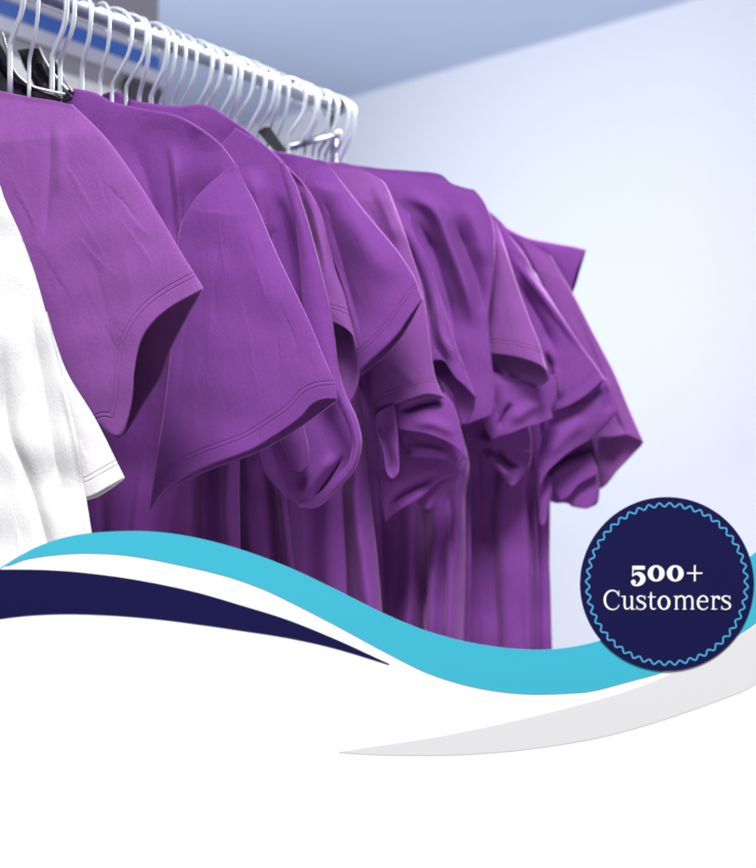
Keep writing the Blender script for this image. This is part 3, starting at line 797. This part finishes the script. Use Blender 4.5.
# long shop fascia above the shelves, running parallel to the rail
s0 = np.array([-.597, 2.4]); sd = np.array([RD[0], RD[1]]) / np.hypot(RD[0], RD[1])
send = np.array([-.425, 2.71]); nrm = np.array([sd[1], -sd[0]])
def fascia(name, z_lo, z_hi, off, mat, parent, a0=-.9, extra=0.0, back=.25):
    p, q = s0 + sd * a0 + nrm * off, send + sd * extra + nrm * off
    pb, qb = p - nrm * (back + off), q - nrm * (back + off)
    V = [(p[0], p[1], z_lo), (q[0], q[1], z_lo), (q[0], q[1], z_hi), (p[0], p[1], z_hi), (pb[0], pb[1], z_lo), (qb[0], qb[1], z_lo), (qb[0], qb[1], z_hi), (pb[0], pb[1], z_hi)]
    o = mesh_obj(name, V, [(0, 1, 2, 3), (5, 4, 7, 6), (0, 4, 5, 1), (3, 2, 6, 7), (1, 5, 6, 2), (0, 3, 7, 4)], mat, None, False)
    adopt(o, parent); return o
fas = thing('shelf_unit', 'blurred grey wall unit with a bright blue strip behind the hooks, upper left', 'shelf unit', (s0[0], s0[1], FLOOR))
MBL = principled('blue_strip', (.025, .12, .50), .4); MGR = principled('grey_shelf_panel', (.30, .28, .31), .5); MLG = principled('pale_trim', (.55, .56, .64), .4)
MPW = principled('white_shelf_panel', (.85, .85, .85), .5)
fascia('blue_strip', .700, .7285, .004, MBL, fas)
fascia('trim', .674, .6995, .006, MLG, fas)
fascia('upper_trim', .729, .742, .006, MLG, fas)
fascia('grey_panel', .640, .6735, .0, MGR, fas)
fascia('white_panel', FLOOR, .6395, .0, MPW, fas)
fascia('top_panel', .7425, 1.0, .0, MGR, fas)
fascia('top_strip', 1.0005, ZC - .01, .0, MBL, fas)

p, q = s0 + sd * .245 + nrm * .012, s0 + sd * .345 + nrm * .012
pb, qb = p - nrm * .0115, q - nrm * .0115
V = [(p[0], p[1], .618), (q[0], q[1], .618), (q[0], q[1], .664), (p[0], p[1], .664), (pb[0], pb[1], .618), (qb[0], qb[1], .618), (qb[0], qb[1], .664), (pb[0], pb[1], .664)]
o = mesh_obj('hanger_blur_box', V, [(0, 1, 2, 3), (5, 4, 7, 6), (0, 4, 5, 1), (3, 2, 6, 7), (1, 5, 6, 2), (0, 3, 7, 4)], BLACK, None, False); adopt(o, fas)  # box standing in for the dark blur of a black hanger
# ------------------------------------------------------------------ light
def area(name, loc, tgt, size, power, col, sy=None):
    l = bpy.data.lights.new(name, 'AREA'); l.size = size; l.energy = power; l.color = col
    if sy: l.shape = 'RECTANGLE'; l.size_y = sy
    o = bpy.data.objects.new(name, l); COL.objects.link(o); o.location = loc
    d = np.array(tgt) - np.array(loc)
    import mathutils
    o.rotation_euler = mathutils.Vector(d).to_track_quat('-Z', 'Y').to_euler()
    return o
area('key_lamp', (-.45, -.15, 1.5), (.0, 1.35, .1), .7, 18, (1, .98, .97))
area('front_lamp', (.1, -.9, 3.0), (0, 1.1, -.2), .9, 218, (1, .99, 1))
area('back_lamp', (.8, 2.5, 1.1), (0, 1.4, .2), .7, 30, (1, .93, .88)).data.spread = math.radians(80)
area('wall_fill', (1.7, 1.5, .85), (1.15, 3.7, .5), .9, 13, (.98, .98, 1)).data.spread = math.radians(115)  # unseen fill added to brighten the right of the wall
area('unseen_wall_fill', (-1.4, 2.9, .25), (.5, 4.4, .45), 1.0, 22, (.84, .90, 1)).data.spread = math.radians(120)  # added fill hidden out of frame, lifts the whole wall evenly
w = bpy.data.worlds.new('World'); scene.world = w; w.use_nodes = True
bg = w.node_tree.nodes['Background']; bg.inputs[0].default_value = (.78, .86, 1, 1); bg.inputs[1].default_value = .055

# ------------------------------------------------------------------ camera
cam = bpy.data.cameras.new('camera'); co = bpy.data.objects.new('camera', cam); COL.objects.link(co)
co.rotation_euler = (math.radians(90), 0, 0)
cam.sensor_fit = 'HORIZONTAL'; cam.sensor_width = 36; cam.lens = 36 * F / 756
cam.clip_start = .02; cam.clip_end = 100
cam.dof.use_dof = True; cam.dof.focus_distance = 1.13; cam.dof.aperture_fstop = 7
scene.camera = co
scene.view_settings.view_transform = 'Standard'; scene.view_settings.look = 'None'
scene.view_settings.exposure = 0; scene.view_settings.gamma = 1
